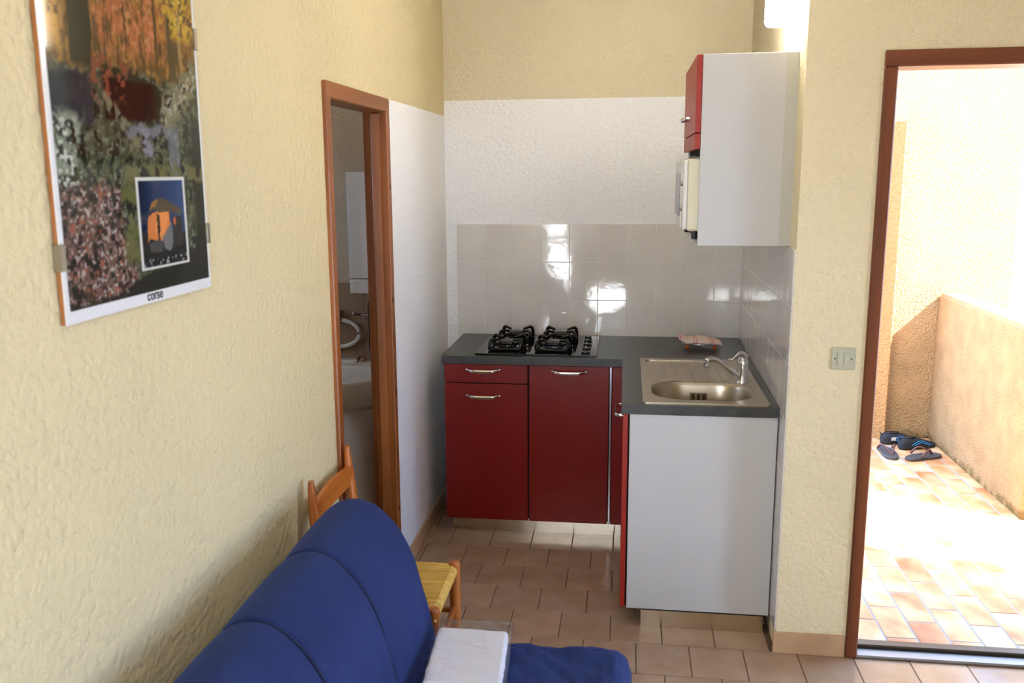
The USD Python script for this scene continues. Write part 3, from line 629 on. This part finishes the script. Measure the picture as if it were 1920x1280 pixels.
    dk = sm(1.548 + .10 * (u - .35) + .012 * (n1 - .5) - Z, 0, .010) * sm(u, .34, .40); blend(dk, Lc(30, 31, 26))
    blend(sm(1.54 - Z + .02 * (n4 - .5), 0, .01) * .85, Lc(33, 32, 27))
    C *= .80
    # inset picture
    a0, a1, b0, b1 = -3.131, -2.934, 1.567, 1.749
    ins = (Y > a0) & (Y < a1) & (Z > b0) & (Z < b1); C[ins] = Lc(214, 212, 205)
    s, t = (Y - a0) / (a1 - a0), (Z - b0) / (b1 - b0)
    ins = (s > .045) & (s < .955) & (t > .03) & (t < .965); sky = np.stack([Lc(26, 32, 52)] * NY)[:, None] * (1 - s[..., None]) + Lc(50, 74, 116) * s[..., None]; C[ins] = sky[ins]
    import shapely
    wob = lambda k, sd: .02 * (meshkit.fbm(q * np.array([k, k, 1]), 3, sd) - .5)
    def poly(pts, col):
        g = shapely.contains_xy(Polygon(pts), (s + wob(160, 31) * 2).ravel(), (t + wob(160, 33)).ravel()).reshape(s.shape); C[ins & g] = Lc(*col)
    poly([(0, 0), (1, 0), (1, .40), (.9, .36), (.7, .30), (.45, .26), (.25, .34), (0, .46)], (33, 33, 32))
    poly([(.15, .30), (.18, .56), (.30, .62), (.62, .62), (.64, .44), (.50, .30), (.36, .30), (.2, .34)], (206, 124, 66))
    poly([(.30, .46), (.36, .33), (.44, .33), (.6, .52), (.58, .62), (.42, .6)], (222, 138, 76))
    poly([(.46, .34), (.62, .46), (.66, .5), (.68, .28), (.60, .16), (.48, .22)], (110, 108, 108))
    poly([(.17, .28), (.36, .32), (.46, .26), (.42, .18), (.2, .18)], (70, 68, 66))
    poly([(.36, .31), (.40, .31), (.42, .58), (.36, .6)], (36, 28, 25))
    poly([(.66, .20), (.70, .56), (.90, .56), (.88, .22)], (50, 49, 46))
    poly([(.70, .50), (.74, .56), (.77, .50), (.73, .45)], (206, 108, 60))
    poly([(.10, .54), (.20, .60), (.27, .72), (.38, .77), (.54, .76), (.68, .70), (.88, .64), (.90, .58), (.78, .575), (.62, .62), (.44, .61), (.30, .65)], (84, 74, 58))
    poly([(.24, .66), (.30, .74), (.40, .75), (.36, .68)], (150, 104, 56))
    poly([(0, 0), (1, 0), (1, .24), (.7, .20), (.4, .14), (.2, .2), (0, .22)], (27, 28, 29))
    ins2 = ins & (n2 > .66) & (t < .13); C[ins2] = Lc(140, 140, 142)
    C[(Y > a0) & (Y < a1) & (Z > b0) & (Z < b1)] *= .82
    idx = np.arange(NY * NZ).reshape(NY, NZ); a, b, c_, d_ = idx[:-1, :-1], idx[1:, :-1], idx[1:, 1:], idx[:-1, 1:]
    F = np.vstack([np.stack([a, b, c_], -1).reshape(-1, 3), np.stack([a, c_, d_], -1).reshape(-1, 3)])
    return np.c_[np.full(NY * NZ, .0132), Y.ravel(), Z.ravel()], F, C.reshape(-1, 3)
V, F, C = paint()
pic = usdkit.mesh(stage, numbered(path_of(po), 'picture_print'), trimesh.Trimesh(V, F, process=False), MAT['poster_print'])
UsdGeom.PrimvarsAPI(pic).CreatePrimvar('tint', Sdf.ValueTypeNames.Color3fArray, 'vertex').Set(Vt.Vec3fArray.FromNumpy(C.astype(np.float32)))
tx = meshkit.text_mesh('corse', .017, .0006, True); w_ = tx.bounds[1][0]
obj('lettering', to_plane(tx, (.0126, -3.12, PZ0 + .0055), (0, 1, 0), (0, 0, 1)), 'print_black', po, label='word "corse" printed on the lower margin')
for yy, zz, s in ((PY1, 2.02, 1), (PY1, 1.602, 1), (PY0, 1.595, -1), (PY0, 2.08, -1)):
    obj('clip', bx(0.0, .0165, yy - s * .010, yy + s * .004, zz - .001, zz + .044, .001), 'clip_metal', po)

# ------------------------------------------------------------------ sofa
so = thing('sofa', 'navy blue padded sofa bed against the left wall in the foreground', 'sofa')
prof = spline([(.445, .20), (.425, .36), (.40, .48), (.378, .57), (.355, .655), (.318, .735), (.268, .795), (.205, .828), (.148, .820), (.104, .785), (.080, .71), (.068, .58), (.062, .40), (.060, .20)], 56)
prof = np.vstack([prof, [(x, .20) for x in np.linspace(.09, .42, 8)]])
SEAMS = [-2.745, -3.105, -3.465, -3.825]; Y0, Y1 = -2.335, -4.26
ys = np.unique(np.r_[np.linspace(Y1, Y0, 150), np.linspace(Y0 - .07, Y0, 14), np.linspace(Y1, Y1 + .07, 14), [s + d for s in SEAMS for d in np.linspace(-.02, .02, 11)]])
edges = [Y0] + SEAMS + [Y1]; rings = []
cen = np.array([.25, .46])
for y in ys:
    s = 1.0
    for a, b in zip(edges[:-1], edges[1:]):
        if b <= y <= a: s += .022 * (math.sin(math.pi * (a - y) / (a - b)) ** .6)
    for q in SEAMS: s -= .020 * math.exp(-((y - q) / .007) ** 2)
    e = min(Y0 - y, y - Y1)
    s -= .15 * (1 - math.sqrt(max(0, 1 - (1 - min(1, e / .06)) ** 2)))
    P = cen + (prof - cen) * s; rings.append([(x, y, z) for x, z in P])
rings = np.array(rings); q = rings.reshape(-1, 3); nz = (meshkit.fbm(q * 7, 3, 5) - .5).reshape(rings.shape[:2]); rings[..., 2] += .008 * nz; rings[..., 0] += .008 * nz
bk = obj('backrest', loft(rings), 'blue_fabric', so, smooth=60)
for s_ in SEAMS:
    P = cen + (prof[:56] - cen) * .984; obj('seam', tube([(x, s_, z) for x, z in P], .0034, 6), 'blue_seam', bk, smooth=True)
def soft_box(x0, x1, y0, y1, z0, z1, r, wr=.006, seed=1, sub=.03):
    m = rbx(x0, x1, y0, y1, z0, z1, r, 3); v, f = trimesh.remesh.subdivide_to_size(m.vertices, m.faces, sub); m = trimesh.Trimesh(v, f); m.merge_vertices()
    p = m.vertices; d = meshkit.fbm(p * np.array([10, 22, 10]) + (p[:, :1] + p[:, 1:2]) * 8, 3, seed) - .5
    m.vertices = p + m.vertex_normals * (d * wr * 2)[:, None]; return m
obj('seat_cushion', soft_box(.405, .985, -4.24, -2.350, .16, .415, .055, .011, 3), 'blue_fabric', so, smooth=70)
obj('base', rbx(.10, .93, -4.22, -2.40, .03, .19, .02, 1), 'blue_seam', so)
for xx_, yy in ((.18, -2.5), (.85, -2.5), (.18, -4.1), (.85, -4.1)): obj('leg', lathe([(0, 0), (.02, 0), (.02, .04), (0, .04)], (xx_, yy, 0), 14), 'black_plastic', so)

# linen packet on the seat
pk = thing('linen_packet', 'folded white linen in a clear plastic bag on the blue sofa seat', 'bedding')
def packet(x0, x1, y0, y1, z0, z1, r, wr, seed):
    m = soft_box(x0, x1, y0, y1, z0, z1, r, wr, seed, .012); v = m.vertices.copy()
    v[:, 0] += (v[:, 1] + 2.43) * -.06; m.vertices = v; return m
obj('linen', packet(.437, .640, -2.72, -2.425, .436, .474, .012, .003, 11), 'linen', pk, smooth=60)
obj('bag', packet(.430, .652, -2.73, -2.375, .4345, .4775, .008, .004, 12), 'clear_bag', pk, smooth=60)

# ------------------------------------------------------------------ chair
ch = thing('wooden_chair', 'brown wooden chair with woven rush seat between the sofa and the bathroom door', 'chair')
CX0, CX1, CY0, CY1 = .035, .395, -2.305, -1.945
def post(x0, x1, y, h, r0=.017, r1=.019):
    pts = [(x0, y, 0), (x1 if False else x0 + .012, y, .25), (x0 + .012, y, .45), (x1, y, h - .03), (x1 - .001, y, h)]
    s = spline(pts, 16); rings = []
    for i, p in enumerate(s):
        r = .0185 if i < 14 else .0185 - .004 * (i - 13)
        rings.append([p + np.array([r * .85 * math.cos(g) , r * 1.15 * math.sin(g), 0]) for g in np.arange(14) * 2 * np.pi / 14])
    return loft(rings)
for y in (CY0, CY1): obj('back_post', post(.055, .034, y - .006, .852), 'chair_wood', ch, smooth=50)
for zc_, h, xo in ((.755, .075, .040), (.60, .045, .052)):
    rr = []
    for t in np.linspace(0, 1, 13):
        y = CY0 + (CY1 - CY0) * t - .006; x = xo - .012 * math.sin(math.pi * t) + .004
        hh = h / 2 * (.82 + .18 * math.sin(math.pi * t))
        rr.append([(x - .007, y, zc_ - hh), (x + .007, y, zc_ - hh), (x + .007, y, zc_ + hh), (x - .007, y, zc_ + hh)])
    obj('back_slat', loft(rr), 'chair_wood_across', ch)
for y in (CY0 + .01, CY1 - .01): obj('front_leg', lathe([(0, 0), (.014, 0), (.016, .1), (.019, .35), (.020, .452), (.016, .460), (0, .462)], (CX1, y, 0), 16), 'chair_wood', ch, smooth=40)
for y in (CY0 + .005, CY1 - .005):
    for z in (.16, .28): obj('stretcher', tube([(.068, y, z), (CX1, y, z)], .010, 10), 'chair_wood_across', ch, smooth=True)
obj('stretcher', tube([(CX1, CY0 + .02, .30), (CX1, CY1 - .02, .30)], .010, 10), 'chair_wood_across', ch, smooth=True)
obj('stretcher', tube([(.068, CY0 + .02, .28), (.068, CY1 - .02, .28)], .010, 10), 'chair_wood_across', ch, smooth=True)
# rush seat woven in four triangles: ridged strands
nS = 61
g1 = np.linspace(-1, 1, nS); A, B = np.meshgrid(g1, g1, indexing='ij')
r2 = np.maximum(np.abs(A), np.abs(B)); zz = .452 - .010 * (1 - r2) ** .7 + .0022 * np.abs(np.sin(r2 * np.pi * 15)) - .018 * np.clip((r2 - .9) / .1, 0, 1) ** 2
zz -= .0025 * np.exp(-((np.abs(A) - np.abs(B)) / .03) ** 2)
SXm, SYm, hx, hy = (.062 + CX1 + .012) / 2, (CY0 + CY1) / 2, (CX1 + .012 - .062) / 2, (CY1 - CY0 + .018) / 2
X, Yv = SXm + hx * A, SYm + hy * B
rings = [np.vstack([np.c_[X[i], Yv[i], zz[i]], np.c_[X[i], Yv[i], np.full(nS, .425)][::-1]]) for i in range(nS)]
obj('seat', loft(rings), 'rush', ch, smooth=50, label='woven straw-coloured rush seat')

# ------------------------------------------------------------------ bathroom things seen through the door
wbn = thing('washbasin', 'white pedestal washbasin seen through the bathroom door', 'washbasin')
BX = -.300; n = 40
def oval(rx, ry, cy, z, flat=.0):
    P = []
    for a in np.arange(n) * 2 * np.pi / n:
        x, y = rx * math.cos(a), ry * math.sin(a); y = min(y, ry * .72); P.append((BX + x, cy + y, z))
    return P
yc = BY - .21
bas = [oval(.02, .02, yc, .70), oval(.10, .12, yc, .68), oval(.155, .17, yc, .72), oval(.185, .215, yc, .79), oval(.198, .235, yc, .825), oval(.200, .238, yc, .838), oval(.196, .232, yc, .845), oval(.175, .205, yc - .01, .842), oval(.16, .180, yc - .015, .82), oval(.12, .13, yc - .015, .75), oval(.05, .05, yc - .015, .715)]
obj('basin', loft(bas), 'ceramic', wbn, smooth=60)
obj('back_ledge', rbx(BX - .19, BX + .19, BY - .075, BY - .009, .80, .868, .015), 'ceramic', wbn, smooth=60)
ped = [[(BX + .10 * w * math.cos(a), yc + .03 + .10 * w * math.sin(a) * .9, z) for a in np.arange(28) * 2 * np.pi / 28] for z, w in ((0, 1.15), (.05, 1.0), (.3, .86), (.55, .92), (.66, 1.15), (.70, 1.4))]
obj('pedestal', loft(ped), 'ceramic', wbn, smooth=60)
tb = obj('tap', lathe([(0, 0), (.022, 0), (.02, .02), (.018, .022), (0, .024)], (BX, BY - .06, .866), 20), 'chrome', wbn, smooth=40)
obj('tap_spout', tube(spline([(BX, BY - .065, .880), (BX, BY - .12, .893), (BX, BY - .16, .878)], 12), .010, 10), 'chrome', tb, smooth=True)
bcb = thing('bathroom_cabinet', 'narrow white bathroom wall cabinet above the washbasin', 'cabinet')
obj('body', bx(-.325, -.100, BY - .15, BY - .009, 1.275, 1.765, .003), 'white_panel', bcb)
obj('door', bx(-.312, -.101, BY - .166, BY - .151, 1.275, 1.762, .002), 'white_plastic', bcb)
obj('lower_box', bx(-.315, -.100, BY - .172, BY - .009, 1.205, 1.272, .004), 'white_plastic', bcb)
lo = thing('white_pipe_loop', 'white curved plastic loop hanging below a small square wall fitting in the bathroom', 'towel ring')
LC = np.array([-.425, BY - .03, .992])
obj('ring', tube([LC + [.105 * math.cos(a), 0, .066 * math.sin(a)] for a in np.arange(40) * 2 * np.pi / 40], .0105, 12, closed=True), 'white_plastic', lo, smooth=True)
obj('bracket', bx(LC[0] - .022, LC[0] + .022, BY - .045, BY - .008, LC[2] + .060, LC[2] + .115, .004), 'satin_metal', lo)

# ------------------------------------------------------------------ footwear on the terrace
def sole_poly(L, W, side=1):
    t = np.linspace(0, 1, 30)
    up = W * (.42 + .10 * np.sin(np.pi * (t - .15) * 1.6)) * np.sqrt(np.clip(1 - (2 * t - 1) ** 6, 0, 1)); dn = W * (.42 - .06 * np.sin(np.pi * t * 2)) * np.sqrt(np.clip(1 - (2 * t - 1) ** 6, 0, 1))
    return Polygon(list(zip((t - .5) * L, up)) + list(zip((t[::-1] - .5) * L, -dn[::-1]))).buffer(-.004).buffer(.004)
TF = -.008
def flip_flop(label, loc, rz, L=.265, W=.10):
    t = thing('flip_flop', label, 'flip-flop', (*loc, TF), rz, group=None)
    P = sole_poly(L, W)
    rings = [[(x, y, z + .012 * ((x / L) ** 2) * 0) for x, y, _ in ring(P.buffer(b), 0, 48)] for z, b in ((0, -.003), (.003, 0), (.013, 0), (.017, -.003))]
    obj('sole', loft(rings), 'rubber_grey', t, smooth=40)
    toe = np.array([L * .27, .002, .016])
    for s in (-1, 1):
        obj('strap', tube(spline([toe, toe + [-.02, s * .012, .022], toe + [-.075, s * .040, .044], toe + [-.125, s * .046, .010]], 16), np.linspace(.005, .0075, 16), 8), 'strap_brown', t, smooth=True)
flip_flop('grey flip-flop with raised brown straps at the foot of the parapet', (2.805, .925), 28)
flip_flop('grey flip-flop half hidden behind the entrance door frame', (2.612, .99), -86)
def water_shoe(label, loc, rz, flip=1):
    t = thing('water_shoe', label, 'shoe', (*loc, TF), rz)
    L = .27; P = sole_poly(L, .095)
    obj('sole', loft([[(x, y, z) for x, y, _ in ring(P.buffer(b), 0, 48)] for z, b in ((0, -.004), (.004, 0), (.014, 0))]), 'shoe_sole', t, smooth=40)
    prof_ = [(-.132, .012, .050), (-.125, .030, .066), (-.10, .038, .074), (-.06, .041, .072), (-.02, .042, .068), (.02, .044, .060), (.06, .045, .047), (.095, .041, .036), (.12, .030, .027), (.133, .012, .018)]
    rr = []
    for x, w, h in prof_:
        rr.append([(x, w * math.copysign(abs(math.cos(g)) ** .8, math.cos(g)), .012 + (h - .012) * max(0, math.sin(g)) ** .75 - (.0) if math.sin(g) > 0 else .012) for g in np.arange(24) * 2 * np.pi / 24])
    up = obj('upper', loft(rr), 'neoprene', t, smooth=50)
    obj('opening', moved(affine_disc(.05, .022, .006), [-.062, 0, .071]), 'black_plastic', t, smooth=30)
    for a, b, h in ((-.07, .085, .045), (-.05, .06, .030)):
        pts = []
        for u in np.linspace(0, 1, 14):
            x = a + (b - a) * u; w = np.interp(x, [p[0] for p in prof_], [p[1] for p in prof_]); hh = np.interp(x, [p[0] for p in prof_], [p[2] for p in prof_])
            zf = .15 + .62 * math.sin(math.pi * (.08 + .84 * u)) * h / .045
            z = .012 + (hh - .012) * min(zf, .93); c = max(0, 1 - min(zf, .93) ** (2 / .75)) ** .4
            pts.append((x, -(w * c + .0015), z))
        obj('piping', tube(pts, .0026, 6), 'shoe_blue', t, smooth=True)
    obj('heel_loop', tube(spline([(-.126, -.006, .06), (-.142, 0, .078), (-.126, .006, .06)], 10), .003, 6), 'black_plastic', t)
    return t
def affine_disc(rx, ry, h):
    m = lathe([(0, 0), (.8, 0), (1, .5), (.9, 1), (0, .8)], n=28); m.vertices = m.vertices * [rx, ry, h]; return m
water_shoe('black water shoe with blue piping lying nearest the flip-flops', (2.835, 1.155), 24)
ws = water_shoe('black water shoe with white tag behind its pair by the wall', (2.760, 1.245), 10)
obj('tag', rot(bx(-.085, -.055, -.036, -.032, .045, .07, .001), 20, [1, 0, 0]), 'print_white', ws, label='small white label')
